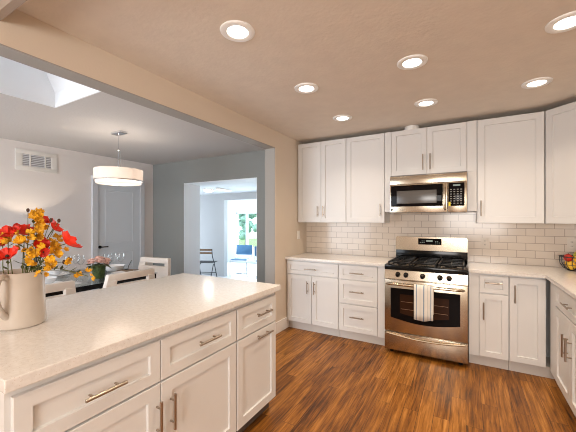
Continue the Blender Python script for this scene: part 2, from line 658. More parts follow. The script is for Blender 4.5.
# den (one step down) and sunroom
ZF = -0.15
struct('floor_den', M().box(-8.2, -2.3, YD + .38, 6.44, ZF - .1, ZF), FARFL, label='pale den floor one step down', cat='floor')
struct('ceiling_den', M().box(-8.2, -2.3, YD + .38, 6.44, 2.10, 2.2), SUNW, label='low white den ceiling', cat='ceiling')
c = M().box(-8.2, -5.685, 6.44, 6.58, ZF, 2.10).box(-5.685, -3.3, 6.44, 6.58, 1.915, 2.10).box(-3.3, -2.3, 6.44, 6.58, ZF, 2.10)
struct('wall_den', c, WALLF, label='pale blue grey den wall with the opening to the sunroom', cat='wall')
c = M().box(-8.2, -8.05, YD + .38, 4.6, ZF, 2.1).box(-8.2, -8.05, 6.1, 6.44, ZF, 2.1).box(-8.2, -8.05, 4.6, 6.1, ZF, .3).box(-8.2, -8.05, 4.6, 6.1, 1.8, 2.1)
c.box(-2.3, -2.15, YD + .38, 6.58, ZF, 2.1).box(-8.2, XV - .15, YD + .23, YD + .38, ZF, 2.1)
struct('wall_den_side', c, WALLF)
struct('floor_sunroom', M().box(-9.3, -2.3, 6.44, 9.15, ZF - .1, ZF - .0005), FARFL, label='bright sunroom floor', cat='floor')
struct('ceiling_sunroom', M().box(-9.3, -2.3, 6.44, 9.15, 2.4, 2.5), SUNW)
c = M().box(-9.3, -7.36, 9.0, 9.15, ZF, 2.4).box(-7.36, -3.5, 9.0, 9.15, ZF, 0.35).box(-7.36, -3.5, 9.0, 9.15, 1.66, 2.4).box(-3.5, -2.3, 9.0, 9.15, ZF, 2.4)
c.box(-9.3, -9.15, 6.58, 9.0, ZF, 2.4).box(-2.45, -2.3, 6.58, 9.0, ZF, 2.4).box(-9.3, -8.2, 6.44, 6.58, ZF, 2.4).box(-8.2, -2.3, 6.44, 6.58, 2.2, 2.4)
struct('wall_sunroom', c, SUNW, label='white sunroom wall with the garden window', cat='wall')
c = M().box(-7.36, -7.30, 8.99, 9.05, .35, 1.66).box(-3.56, -3.5, 8.99, 9.05, .35, 1.66).box(-7.36, -3.5, 8.99, 9.05, .35, .40).box(-7.36, -3.5, 8.99, 9.05, 1.61, 1.66)
for xm in (-6.87, -5.9, -4.9):
    c.box(xm - .045, xm + .045, 8.99, 9.05, .40, 1.61)
w = struct('window_2', c, SUNW, label='white framed sunroom window showing green garden', cat='window')
struct('window_pane', M().box(-7.30, -3.56, 9.02, 9.026, .40, 1.61), GLASSW, w)

# dining door in its casing
d = struct('door_1', M().shaker(2.925, 3.69, 0.01, 2.03, rail=0.012, t=.03, rec=.001), DOORP, label='pale blue grey panelled door with dark lever in the dining wall', cat='door')
d.rotation_euler = (0, 0, R(90))
d.location = (XV + .032, 0, 0)
def door_panel(z0, z1):
    c = M()
    c.shaker(3.055, 3.56, z0, z1, rail=0.018, t=.004, rec=.006)
    o = c.build('door_panel', DOORP, d, smooth=False)
    o.location = (0, -.0035, 0)
door_panel(0.98, 1.90)
door_panel(0.16, 0.82)
c = M().cyl((2.955, 0, .93), (2.955, -.012, .93), .026).cyl((2.955, -.01, .93), (2.955, -.05, .93), .009).box(2.945, 3.07, -.058, -.044, .922, .940, .004)
c.build('door_handle', BLACK, d)
c = M().box(2.835, 2.92, -.02, .03, 0, 2.034).box(3.695, 3.78, -.02, .03, 0, 2.034).box(2.835, 3.78, -.02, .03, 2.035, 2.12)
o = struct('trim_3', c, mat('door_casing_paint', (0.66, 0.68, 0.72), 0.45), label='pale door casing around the dining door', cat='trim')
o.rotation_euler = (0, 0, R(90))
o.location = (XV + .031, 0, 0)
# baseboards
struct('baseboard_left', M().box(XL, XL + .016, YW, 3.54, 0, .135).box(XD - .016, XL + .016, YW - .022, YW - .006, 0, .135), TRIMW, label='white baseboard along the stub wall', cat='baseboard')
struct('baseboard_dining', M().box(XV, XV + .016, -2.1, 2.83, 0, .11).box(XV, OX0 - .01, YD - .016, YD, 0, .11).box(OX1 + .01, XD, YD - .016, YD, 0, .11), TRIMW)

# backsplash tile (its own origin keeps the courses starting at the worktop)
o = struct('backsplash', M().box(XL + .001, XR - .001, -.009, 0, 0, .60), TILEB, label='glossy cream subway tile wall behind the range', cat='tile wall')
o.location = (0, YB - .0005, .914)
o = struct('backsplash_side', M().box(-.009, 0, 2.4, YB - .0105, 0, .44), TILER)
o.location = (XR - .0005, 0, .914)

# ------------------------------------------------------------------ cabinets
def pull(parent, x, z, vert, L, off=0.0):
    """bar pull standing off the front face at y=0 (facing -y)"""
    c = M()
    h = L / 2
    if vert:
        c.cyl((x, -.032, z - h), (x, -.032, z + h), .0066, seg=12)
        for s in (-.62, .62):
            c.cyl((x, 0.0, z + s * h), (x, -.032, z + s * h), .0046, seg=10)
    else:
        c.cyl((x - h, -.032, z), (x + h, -.032, z), .0066, seg=12)
        for s in (-.62, .62):
            c.cyl((x + s * h, 0.0, z), (x + s * h, -.032, z), .0046, seg=10)
    return c.build('handle', NICKEL, parent)


def cabinet(name, label, loc, rz, w, depth, z0, z1, fronts, kick=None, fillers=(), group=None, end_panels=(), kickmat=None):
    """local x runs along the front, door faces at y=0, the body behind them"""
    t = thing(name, label, 'cabinet', loc, rz, group)
    b = M()
    if name == 'corner_base_cabinet':      # the blind half of the corner box is set back behind the side run
        b.box(0, .262, .0205, depth, z0, z1).box(.262, w, .30, depth, z0, z1)
    else:
        b.box(0, w, .0205, depth, z0, z1)
    b.build('body', WHITE, t, smooth=False)
    if kick:
        M().box(0.001, w - .001, kick, depth - .01, 0, z0 - .001).build('toe_kick', kickmat or KICK, t, smooth=False)
    for x0, x1 in fillers:
        M().box(x0, x1, .004, .02, z0, z1, .001).build('filler_strip', WHITE, t, smooth=False)
    for f in fronts:
        kind, x0, x1, a, b, hd = f[:6]
        g = .0024
        p = M().shaker(x0 + g, x1 - g, a + g, b - g, rail=f[6] if len(f) > 6 else (.056 if kind == 'door' else .046)).build(kind, WHITE, t, smooth=False)
        if hd:
            hx, hz, v, L = hd
            pull(p, hx, hz, v, L)
    return t


ZK, ZT = .098, .884
YF = 3.455
BD = YB - YF - .012
# left of the range
cabinet('base_cabinet', 'white base cabinet beside the stub wall, one wide drawer over two doors', (-2.002, YF, 0), 0, .702, BD, ZK, ZT,
        [('drawer', .012, .70, .705, .868, (.35, .778, False, .16), .046), ('door', .012, .356, .101, .70, (.306, .555, True, .15)), ('door', .356, .70, .101, .70, (.398, .555, True, .15))], kick=.048)
cabinet('drawer_cabinet', 'white base cabinet of three stacked drawers beside the range', (-1.298, YF, 0), 0, .545, BD, ZK, ZT,
        [('drawer', .004, .455, .70, .868, (.225, .778, False, .16), .046), ('drawer', .004, .455, .42, .695, (.225, .565, False, .16), .052), ('drawer', .004, .455, .101, .415, (.225, .275, False, .16), .052)], kick=.048, fillers=[(.457, .545)])
# right of the range
cabinet('narrow_base_cabinet', 'slim white base cabinet, small drawer over door, beside the range', (.023, YF, 0), 0, .316, BD, ZK, ZT,
        [('drawer', .084, .314, .70, .868, (.20, .80, False, .135), .04), ('door', .084, .314, .101, .695, (.120, .535, True, .16), .05)], kick=.048, fillers=[(0, .082)])
cabinet('corner_base_cabinet', 'white base cabinet with a single tall door in the inner corner', (.340, YF, 0), 0, .890, BD, ZK, ZT,
        [('door', .003, .265, .101, .868, (.042, .72, True, .16), .055)], kick=.048)
cabinet('base_cabinet', 'white base cabinet under the fruit basket side, wide drawer over two doors', (.62, 3.432, 0), -90, 1.02, .60, ZK, ZT,
        [('drawer', .20, 1.015, .70, .868, (.61, .79, False, .16), .046), ('door', .20, .61, .101, .695, (.57, .50, True, .16)), ('door', .61, 1.015, .101, .695, (.652, .50, True, .16))], kick=.048, fillers=[(0.022, .198)])
# island
cabinet('island_cabinet', 'wide island cabinet, two drawers over two doors, nearest the white pitcher', (-1.20, .392, 0), 90, 1.082, .60, .10, .873,
        [('drawer', .012, .543, .655, .845, (.285, .744, False, .155), .05), ('drawer', .543, 1.08, .655, .845, (.832, .752, False, .155), .05),
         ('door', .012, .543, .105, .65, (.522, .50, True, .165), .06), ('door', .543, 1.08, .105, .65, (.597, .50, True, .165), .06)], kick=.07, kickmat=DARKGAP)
cabinet('island_pullout_cabinet', 'island end cabinet, small drawer over a pull-out front with horizontal handle', (-1.20, 1.476, 0), 90, .456, .60, .10, .873,
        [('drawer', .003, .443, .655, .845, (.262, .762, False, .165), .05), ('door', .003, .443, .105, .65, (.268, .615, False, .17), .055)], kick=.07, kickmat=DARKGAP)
# wall cabinets
YU, ZU0, ZU1 = 3.766, 1.352, 2.420
UD = YB - YU - .012
cabinet('wall_cabinet', 'tall white two-door wall cabinet beside the stub wall', (-2.002, YU, 0), 0, .688, UD, ZU0, ZU1,
        [('door', .003, .345, ZU0, ZU1, (.303, 1.50, True, .14)), ('door', .345, .686, ZU0, ZU1, (.381, 1.50, True, .14))])
cabinet('wall_cabinet', 'tall white single-door wall cabinet on the two-door cabinet\'s side of the microwave', (-1.313, YU, 0), 0, .474, UD, ZU0, ZU1,
        [('door', .002, .472, ZU0, ZU1, (.427, 1.505, True, .145))])
cabinet('overhead_cabinet', 'short white two-door cabinet above the microwave', (-.838, YU, 0), 0, .935, UD, 1.895, ZU1,
        [('door', .076, .461, 1.897, ZU1, (.421, 2.03, True, .175)), ('door', .461, .846, 1.897, ZU1, (.495, 2.03, True, .175))],
        fillers=[(0.001, .074), (.848, .934)])
o = [x for x in bpy.data.objects if x.name.startswith('overhead_cabinet')][0]
for x0, x1 in ((.001, .074), (.85, .934)):
    M().box(x0, x1, .004, UD, 1.478, 1.894, .001).build('side_panel', WHITE, o, smooth=False)
cabinet('wall_cabinet', 'tall white single-door wall cabinet beside the diagonal corner cabinet', (.098, YU, 0), 0, .551, UD, ZU0, ZU1,
        [('door', .003, .550, ZU0, ZU1, (.036, 1.505, True, .16), .062)])
# diagonal corner wall cabinet
a = .585
t = thing('corner_wall_cabinet', 'white wall cabinet set diagonally across the corner over the fruit basket', 'cabinet', (.650, YU, 0), -45)
fw = (XR - .297 - .652) * math.sqrt(2)
x_, y_ = .652, YU
pts = [(.652 + .014, YU + .014), (.652 + .014, YB - .012), (XR - .012, YB - .012), (XR - .012, YU - (XR - .297 - .652) + .014), (XR - .297 + .014, YU - (XR - .297 - .652) + .014)]
cs, sn = math.cos(R(45)), math.sin(R(45))
loc_pts = [((x - x_) * cs - (y - y_) * sn, (x - x_) * sn + (y - y_) * cs) for x, y in pts]
M().prism(loc_pts, ZU0, ZU1).build('body', WHITE, t, smooth=False)
p = M().shaker(.0025, fw - .004, ZU0 + .002, ZU1 - .002, rail=.062).build('door', WHITE, t, smooth=False)
pull(p, fw - .04, 1.505, True, .16)

# worktops
CT0, CT1 = .8845, .914
tag(M().box(-2.008, -.755, 3.43, YB - .0105, CT0, CT1, .003).build('countertop', QUARTZ, smooth=False), 'white quartz worktop over the three-drawer cabinet, between stub wall and range', 'countertop')
tag(M().prism([(.021, 3.43), (.5986, 3.43), (.5986, 2.40), (XR - .0105, 2.40), (XR - .0105, YB - .0105), (.021, YB - .0105)], CT0, CT1, .003).build('countertop', QUARTZ, smooth=False),
    'L-shaped white quartz worktop carrying the fruit basket', 'countertop')
tag(M().box(-2.185, -1.1756, .378, 1.945, .8735, .914, .004).build('island_countertop', QUARTZ, smooth=False), 'speckled white quartz island worktop under the white pitcher', 'countertop')

# ------------------------------------------------------------------ range
t = thing('gas_range', 'freestanding stainless gas range with black cooktop and five knobs', 'stove', (-.3645, 3.346, 0))
W = .3795
M().box(-W, W, .03, .665, .035, .890, .003).build('body', STEEL, t)
for sx in (-1, 1):
    for y in (.07, .58):
        M().cyl((sx * .32, y, 0), (sx * .32, y, .036), .018, seg=14).build('foot', BLACK, t)
# storage drawer with a curved finger lip
c = M().box(-W, W, 0, .03, .04, .222, .004)
n = 24
pts = []
for i in range(n + 1):
    u = i / n
    pts.append((-W + .02 + u * (2 * W - .04), -.012, .212 - .028 * math.sin(PI * u)))
c.tube(pts, .011, 8)
c.build('storage_drawer', STEEL, t)
# oven door, a frame around an arched-bottom glass
dr = M().box(-W, W, .004, .03, .232, .764, .004).build('oven_door', STEEL, t)
gp = [(-.318, .682), (.318, .682)]
for i in range(21):
    u = i / 20
    gp.append((.318 - u * .636, .378 - .040 * math.sin(PI * u)))
c = M()
def plate(c, pts, y0, y1):
    f = [c.bm.verts.new((x, y0, z)) for x, z in pts]
    b = [c.bm.verts.new((x, y1, z)) for x, z in pts]
    c.bm.faces.new(f)
    c.bm.faces.new(b[::-1])
    k = len(pts)
    for i in range(k):
        c.bm.faces.new((f[i], b[i], b[(i + 1) % k], f[(i + 1) % k]))
    return c
plate(c, gp, -.002, .006).build('window_surround', BLACKG, dr, smooth=False)
c = M()
plate(c, [(-.225, .625), (.225, .625), (.225, .43), (.12, .412), (-.12, .412), (-.225, .43)], -.0035, -.0022).build('window', OVENGL, dr, smooth=False)
c = M()
for zz in (.475, .55):
    c.cyl((-.215, -.0042, zz), (.215, -.0042, zz), .0016, seg=8)
c.build('oven_rack', mat('rack_steel', (.32, .20, .13), .4, 1.0), dr)
c = M()
pts = [(-.345, -.004, .722), (-.345, -.036, .727), (-.33, -.048, .729)] + [(-.33 + .66 * i / 12, -.050 - .012 * math.sin(PI * i / 12), .730) for i in range(1, 12)] + [(.33, -.048, .729), (.345, -.036, .727), (.345, -.004, .722)]
c.tube(pts, .0125, 12).build('handle', STEEL, dr)
# control fascia
c = M()
sec = [(.0, .772), (-.005, .778), (.006, .868), (.05, .872), (.05, .772)]
f = [c.bm.verts.new((-W, y, z)) for y, z in sec]
b = [c.bm.verts.new((W, y, z)) for y, z in sec]
c.bm.faces.new(f)
c.bm.faces.new(b[::-1])
for i in range(5):
    c.bm.faces.new((f[i], f[(i + 1) % 5], b[(i + 1) % 5], b[i]))
c.build('control_fascia', STEEL, t, smooth=False)
for kx in (-.245, -.167, -.01, .146, .225):
    c = M().cyl((kx, .006, .826), (kx, -.008, .824), .026, .024, 24).cyl((kx, -.006, .824), (kx, -.034, .820), .021, .018, 24).box(kx - .004, kx + .004, -.040, -.014, .803, .838, .002)
    c.build('knob', BLACK, t)
# cooktop, burners, grates
M().box(-W - .002, W + .002, .001, .63, .870, .918, .008).build('cooktop', BLACK, t)
for i, (bx, by, br) in enumerate([(-.235, .16, .045), (.235, .16, .05), (-.235, .43, .038), (.235, .43, .042), (0, .29, .05)]):
    M().cyl((bx, by, .917), (bx, by, .928), br * 1.15, br * 1.05, 24).cyl((bx, by, .926), (bx, by, .936), br * .8, br * .72, 24).build('burner', BLACKM, t)
for gx0, gx1 in ((-.355, -.122), (-.116, .116), (.122, .355)):
    c = M()
    zt = .953
    for x in (gx0 + .012, gx1 - .012):
        c.box(x - .007, x + .007, .035, .565, zt - .013, zt, .002)
    for y in (.042, .16, .295, .43, .558):
        c.box(gx0 + .005, gx1 - .005, y - .006, y + .006, zt - .013, zt, .002)
    xm = (gx0 + gx1) / 2
    c.box(xm - .005, xm + .005, .05, .55, zt - .010, zt + .002, .002)
    for x in (gx0 + .012, gx1 - .012):
        for y in (.045, .295, .555):
            c.box(x - .007, x + .007, y - .007, y + .007, .917, zt - .005)
    c.build('grate', BLACKM, t)
# backguard
M().box(-W, W, .618, .668, .918, 1.03, .003).build('backguard_vent', BLACK, t)
c = M()
prof = [(-W, 1.028), (W, 1.028), (W, 1.172), (W - .012, 1.187), (-W + .012, 1.187), (-W, 1.172)]
plate(c, prof, .599, .668)
bgd = c.build('backguard', STEEL, t, smooth=False)
pn = M().box(-.125, .122, .594, .600, 1.098, 1.170, .002).build('display_panel', BLACKG, bgd, smooth=False)
c = M().box(-.038, .03, .5925, .5938, 1.132, 1.152)
for i in range(5):
    for s in (-1, 1):
        c.box(s * .06 + s * (i % 3) * .02 - .006, s * .06 + s * (i % 3) * .02 + .006, .5928, .5938, 1.112 + .018 * (i // 3) + .008, 1.117 + .018 * (i // 3) + .008)
c.build('clock_digits', LED, bgd, smooth=False)

# towel over the oven handle
c = M()
nx, rows = 18, []
path = []
for i in range(9):
    path.append((-.030, .44 + .285 * i / 8 if False else .44 + .035 * i))
tw = bpy.data.objects
path = [(-.034, .47), (-.034, .56), (-.034, .65), (-.036, .722), (-.043, .742), (-.057, .7478), (-.073, .744), (-.081, .732), (-.083, .70), (-.083, .62), (-.083, .54), (-.083, .47), (-.083, .415)]
for (y, z) in path:
    row = []
    for k in range(nx + 1):
        u = k / nx
        x = -.087 + .174 * u
        amp = .006 * max(0.0, (.74 - z) / .33)
        yy = y + (-amp * math.sin(u * 4.3 * PI + .6) if y < -.05 else 0) - (amp * .4)
        zz = z - (.010 * math.sin(u * PI * 1.3) if z < .43 else 0)
        row.append(c.bm.verts.new((x * (1 - .02 * amp / .006), yy, zz)))
    rows.append(row)
for A, B in zip(rows, rows[1:]):
    for k in range(nx):
        c.bm.faces.new((A[k], A[k + 1], B[k + 1], B[k]))
tow = c.build('kitchen_towel', TOWEL, loc=(-.357, 3.346, 0))
sm = tow.modifiers.new('thickness', 'SOLIDIFY')
sm.thickness = .003
sm.offset = 1
tag(tow, 'cream linen towel with grey blue stripes hung over the oven handle', 'towel')

# ------------------------------------------------------------------ microwave
t = thing('microwave', 'stainless over-the-range microwave with dark window and keypad', 'microwave', (-.372, 3.655, 1.470))
W = .381
H_ = .404
M().box(-W, W, .03, .395, .004, H_ + .016, .003).build('body', mat('microwave_case', (.20, .19, .18), .4, .8), t)
M().box(-W, W, .002, .03, .315, H_, .003).build('vent_hood', STEEL, t)
dr = M().box(-W, .202, 0, .03, .0, .313, .003).build('door', STEEL, t)
M().box(-W + .012, .160, -.003, .002, .065, .300, .004).build('window_surround', BLACKG, dr)
M().box(-W + .075, .101, -.0045, -.0028, .098, .240, .002).build('window', MWGLASS, dr)
c = M().tube([(.181, 0, .025), (.181, -.034, .035), (.181, -.040, .06), (.181, -.042, .16), (.181, -.040, .25), (.181, -.034, .280), (.181, 0, .290)], .011, 12)
c.build('handle', STEEL, dr)
cp = M().box(.204, W, 0, .03, .0, .313, .003).build('control_panel', STEEL, t)
M().box(.212, W - .022, -.003, .002, .062, .302, .003).build('keypad', BLACKG, cp)
M().box(.255, W - .06, -.0042, -.0028, .268, .285).build('display', LED, cp, smooth=False)
c = M()
for i in range(4):
    for j in range(7):
        c.box(.228 + .031 * i, .244 + .031 * i, -.0042, -.0028, .085 + .024 * j, .094 + .024 * j)
c.build('keypad_buttons', mat('keypad_grey', (.22, .21, .20), .5), cp, smooth=False)
M().box(.214, .232, -.0052, -.0044, .062, .105).build('energy_sticker', mat('yellow_sticker', (.80, .66, .03), .6), cp, smooth=False)
M().cyl((-W + .02, -.002, .03), (-W + .02, .003, .03), .011, seg=20).build('round_badge', BLACK, dr)

# exhaust duct on top of the overhead cabinet
t = thing('exhaust_duct', 'pale round duct stub between the overhead cabinet top and the ceiling', 'duct', (-.545, 3.87, 2.4205))
M().cyl((0, 0, 0), (0, 0, .022), .088, seg=32).cyl((0, 0, .02), (0, 0, .0515), .078, seg=32).build('duct', PLASTIC, t)

# ------------------------------------------------------------------ recessed lights
def downlight(x, y, label):
    t = thing('recessed_light', label, 'ceiling light', (x, y, ZC), 0, 'recessed kitchen downlights')
    M().lathe([(.100, 0), (.098, -.007), (.090, -.011), (.066, -.010), (.056, -.004), (.056, 0)], seg=40).build('trim_ring', RINGM, t)
    M().lathe([(0, -.0075), (.0600, -.0072), (.0600, -.001), (0, -.001)], seg=40).build('lens', LENS, t)
    return t


def lamp_below(x, y, power=CAN_POWER):
    o = area_light('downlight_lamp', (x, y, ZC - .012), (0, 0, 0), .13, .13, power, CAN_COLOR, 'DISK', 118)
    return o


XA, XB_, XC_ = -1.140, -.322, .485
lights = [(XA, 1.408, 'recessed ceiling light nearest the header, above the island'),
          (XA, 2.297, 'second recessed light from the camera in the row beside the header'),
          (XA, 3.158, 'recessed light farthest back beside the header, before the two-door wall cabinet'),
          (XB_, 2.281, 'recessed light in the middle of the ceiling, in line with the range'),
          (XB_, 3.137, 'recessed light in front of the cabinet above the microwave'),
          (XC_, 3.11, 'recessed light in front of the diagonal corner cabinet'),
          (XC_, 2.24, 'recessed light cut by the frame in the upper corner, nearest over the side run')]
first = None
for x, y, lb in lights:
    if first is None:
        first = downlight(x, y, lb)
    else:
        dup(first, (x, y, ZC), None, lb)
    lamp_below(x, y)
for x in (XB_, XC_):
    lamp_below(x, 1.41)
for x in (XA, XB_, XC_):
    lamp_below(x, -0.9)

# ------------------------------------------------------------------ outlets and switch
ALMOND = mat('almond_plastic', (0.66, 0.59, 0.51), 0.4)


def outlet(label, loc, rz):
    t = thing('wall_outlet', label, 'outlet', loc, rz)
    M().box(-.035, .035, 0, .005, -.057, .057, .002).build('cover_plate', ALMOND, t)
    for s in (-1, 1):
        f = M().cyl((0, -.002, s * .021), (0, .003, s * .021), .0165, seg=20).build('socket', ALMOND, t)
        M().box(-.008, -.005, -.0028, -.0018, s * .021 - .004, s * .021 + .007).box(.005, .008, -.0028, -.0018, s * .021 - .004, s * .021 + .007).build('slot', BLACK, f, smooth=False)
    return t
outlet('white double outlet on the tile between range and corner cabinet door', (.182, YB - .0155, 1.132), 0)
outlet('white double outlet on the tile above the fruit basket', (.905, YB - .0155, 1.146), 0)
t = thing('light_switch', 'white rocker switch on the stub wall above the worktop', 'switch', (XL + .0005, 3.80, 1.18), 90)
M().box(-.035, .035, -.005, 0, -.057, .057, .002).build('cover_plate', PLASTIC, t)
M().box(-.016, .016, -.008, -.004, -.033, .033, .002).build('rocker', PLASTIC, t)

# ------------------------------------------------------------------ fruit basket
bx, by, bz = .905, 3.855, .9145
t = thing('wire_fruit_basket', 'dark wire basket full of fruit on the corner of the worktop', 'basket', (bx, by, bz))
def ringpts(r, z, n=36):
    return [(r * math.cos(2 * PI * k / n), r * math.sin(2 * PI * k / n), z) for k in range(n)]
prof = [(.075, .006), (.105, .025), (.128, .06), (.134, .10), (.132, .128)]
M().tube(ringpts(.132, .128), .005, 8, True).build('rim', GUNM, t)
M().tube(ringpts(.075, .006), .005, 8, True).build('foot_ring', GUNM, t)
c = M()
for k in range(18):
    a = 2 * PI * k / 18
    c.tube([(r * math.cos(a), r * math.sin(a), z) for r, z in prof], .0028, 6)
c.tube(ringpts(.126, .056), .0026, 6, True)
for k in range(4):
    a = PI * k / 4
    c.tube([(.075 * math.cos(a), .075 * math.sin(a), .006), (-.075 * math.cos(a), -.075 * math.sin(a), .006)], .0025, 6)
c.build('wire_cage', GUNM, t)
RED = mat('apple_red', (.50, .025, .012), .3, var=.3, vscale=20)
ORG = mat('orange_peel', (.85, .30, .02), .45, bump=.3, bscale=300)
YLW = mat('lemon_peel', (.85, .52, .04), .4, bump=.2, bscale=250)
GRN = mat('pear_green', (.38, .36, .06), .4, var=.2, vscale=20)
def fruit(name, label, cat, x, y, z, r, m, s=(1, 1, 1), stem=True):
    o = thing(name, label, cat, (bx + x, by + y, bz + z))
    prof = [(0, -.86)] + [(math.sin(a) * (1 + .04 * math.cos(a)), -math.cos(a)) for a in [R(q) for q in range(14, 175, 12)]] + [(.05, .86), (0, .82)]
    c = M().lathe([(r * p * s[0], r * z_ * s[2]) for p, z_ in prof], seg=24)
    c.build('flesh', m, o)
    if stem:
        M().tube([(0, 0, r * .80 * s[2]), (.003, 0, r * 1.15 * s[2])], .0016, 6).build('stem', BUDM, o)
    return o
fruit('apple', 'red apple at the rim of the wire basket nearest the tile outlet', 'apple', -.075, -.025, .118, .036, RED)
fruit('lemon', 'yellow lemon low at the front of the wire basket', 'lemon', -.058, -.052, .050, .034, YLW, (1, 1, 1.15))
fruit('orange', 'orange low in the middle of the wire basket', 'orange', .014, -.066, .052, .036, ORG, stem=False)
fruit('pear', 'green pear on top of the wire basket', 'pear', -.004, -.012, .140, .034, GRN, (1, 1, 1.2))
fruit('orange', 'orange at the outer side of the wire basket', 'orange', .072, -.02, .062, .036, ORG, stem=False)
fruit('lemon', 'yellow lemon at the back of the wire basket', 'lemon', -.05, .05, .06, .034, YLW, (1, 1, 1.1))
fruit('apple', 'red apple behind the pear in the wire basket', 'apple', .045, .05, .105, .036, RED)
fruit('lemon', 'yellow lemon beside the red rim apple, on the lower fruit', 'lemon', -.016, -.072, .112, .032, YLW, (1, 1, 1.1))

# ------------------------------------------------------------------ pitcher
px, py, pz = -1.750, .620, .9145
t = thing('white_pitcher', 'white stoneware pitcher with a big loop handle on the island worktop', 'pitcher', (px, py, pz))
c = M()
outer = [(0, 0), (.086, 0), (.092, .006), (.093, .02), (.089, .11), (.086, .18), (.087, .222), (.092, .240)]
inner = [(.089, .242), (.083, .222), (.081, .18), (.083, .11), (.086, .02), (0, .012)]
c.lathe(outer + inner, seg=48)
ang = R(15)
for v in c.bm.verts:
    if v.co.z > .19:
        a = math.atan2(v.co.y, v.co.x)
        da = math.atan2(math.sin(a - R(104)), math.cos(a - R(104)))
        k = math.exp(-(da / .35) ** 2) * (v.co.z - .19) / .05
        v.co.x += math.cos(R(104)) * .028 * k
        v.co.y += math.sin(R(104)) * .028 * k
        v.co.z += .006 * k
c.build('body', CERAM, t)
a = R(-52)
hp = [(.080, .222), (.108, .236), (.130, .224), (.141, .19), (.140, .15), (.129, .11), (.110, .078), (.084, .056)]
pts = []
for i in range(len(hp) - 1):
    for k in range(4):
        u = k / 4
        pts.append((hp[i][0] * (1 - u) + hp[i + 1][0] * u, hp[i][1] * (1 - u) + hp[i + 1][1] * u))
pts.append(hp[-1])
M().tube([(r * math.cos(a), r * math.sin(a), z) for r, z in pts], [.0115 + .002 * math.cos(i / len(pts) * 2 * PI) for i in range(len(pts))], 12).build('handle', CERAM, t)


# ------------------------------------------------------------------ poppies and blossoms in the pitcher
def mouth_pt(x, y):
    ox, oy = x - px, y - py
    L = math.hypot(ox, oy) or 1e-4
    k = min(1.0, .068 / L)
    return Vector((px + ox * k * .95, py + oy * k * .95, pz + .232))


def stem_mesh(head, rnd, r=.0019, arch=.03):
    mp = mouth_pt(head.x, head.y)
    bot = Vector((px + (mp.x - px) * -.5, py + (mp.y - py) * -.5, pz + .03 + rnd.random() * .02))
    mid = mp.lerp(head, .55) + Vector((0, 0, arch))
    P = [bot, bot.lerp(mp, .6), mp, mid, head]
    out = []
    for i in range(len(P) - 1):
        p0 = P[max(0, i - 1)]; p1 = P[i]; p2 = P[i + 1]; p3 = P[min(len(P) - 1, i + 2)]
        for k in range(5):
            u = k / 5
            out.append(.5 * ((2 * p1) + (p2 - p0) * u + (2 * p0 - 5 * p1 + 4 * p2 - p3) * u * u + (3 * p1 - p0 - 3 * p2 + p3) * u ** 3))
    out.append(P[-1])
    o0 = Vector((px, py, pz))
    return M().tube([p - o0 for p in out], r, 6)


def petal_cup(c, ctr, direction, r, n, rnd, cup=.55, ruff=.12, wide=1.0):
    d = Vector(direction).normalized()
    q = Vector((0, 0, 1)).rotation_difference(d).to_matrix()
    for k in range(n):
        a0 = 2 * PI * k / n + rnd.random() * .4
        wd = 1.25 * PI / n * (1.5 if n <= 5 else 1.2) * wide
        R_ = r * (.85 + .3 * rnd.random())
        grid = []
        for i in range(5):
            u = i / 4
            row = []
            for j in range(6):
                v = (j / 5 - .5) * 2
                ww = wd * (.35 + .75 * math.sin(min(1, u * .9 + .1) * PI * .62))
                a = a0 + v * ww
                rad = R_ * u * (1 - .16 * v * v * u)
                h = R_ * (cup * u ** 1.6) + R_ * ruff * math.sin(v * 5 + k * 2.1) * u * u + (k % 2) * .1 * R_ * u
                p = Vector((rad * math.cos(a), rad * math.sin(a), h))
                row.append(c.bm.verts.new(ctr + q @ p))
            grid.append(row)
        for A, B in zip(grid, grid[1:]):
            for j in range(5):
                c.bm.faces.new((A[j], A[j + 1], B[j + 1], B[j]))
    return q


def poppy(pos, dirn, r, label, seed):
    rnd = random.Random(seed)
    t = thing('poppy', label, 'flower', (px, py, pz), 0, 'flowers in the white pitcher')
    o0 = Vector((px, py, pz))
    h = Vector(pos)
    stem_mesh(h, rnd).build('stem', STEMM, t)
    c = M()
    petal_cup(c, h - o0, dirn, r, 6, rnd)
    c.build('petals', REDP, t)
    M().ball(h - o0 + Vector(dirn).normalized() * r * .18, r * .16, (1, 1, 1), 1).build('centre', POPC, t)
    return t


def sprig(pos, n, r, label, seed, spread=.028):
    rnd = random.Random(seed)
    t = thing('yellow_sprig', label, 'flower', (px, py, pz), 0, 'flowers in the white pitcher')
    o0 = Vector((px, py, pz))
    h = Vector(pos)
    stem_mesh(h, rnd, .0016, .02).build('stem', STEMM, t)
    for k in range(n):
        c = M()
        off = Vector((rnd.uniform(-1, 1), rnd.uniform(-1, 1), rnd.uniform(-1, 1))) * spread
        dd = Vector((.45, -.2, .5)) + off * 40
        petal_cup(c, h - o0 + off, dd, r * rnd.uniform(.7, 1.35), 5, rnd, cup=rnd.uniform(.2, .9), ruff=.34, wide=.72)
        c.build('blossom', YELP, t)
    c = M()
    for k in range(5):
        a = rnd.random() * 6.28
        p0 = mouth_pt(h.x, h.y).lerp(h, .08 + .18 * k) - o0 + Vector((0, 0, .012))
        e = p0 + Vector((math.cos(a) * .035, math.sin(a) * .035, .02))
        s = (e - p0).cross(Vector((0, 0, 1))).normalized() * .007
        m = p0.lerp(e, .5)
        vs = [c.bm.verts.new(p) for p in (p0, m + s, e, m - s)]
        c.bm.faces.new(vs)
    c.build('leaf', LEAFM, t)
    return t


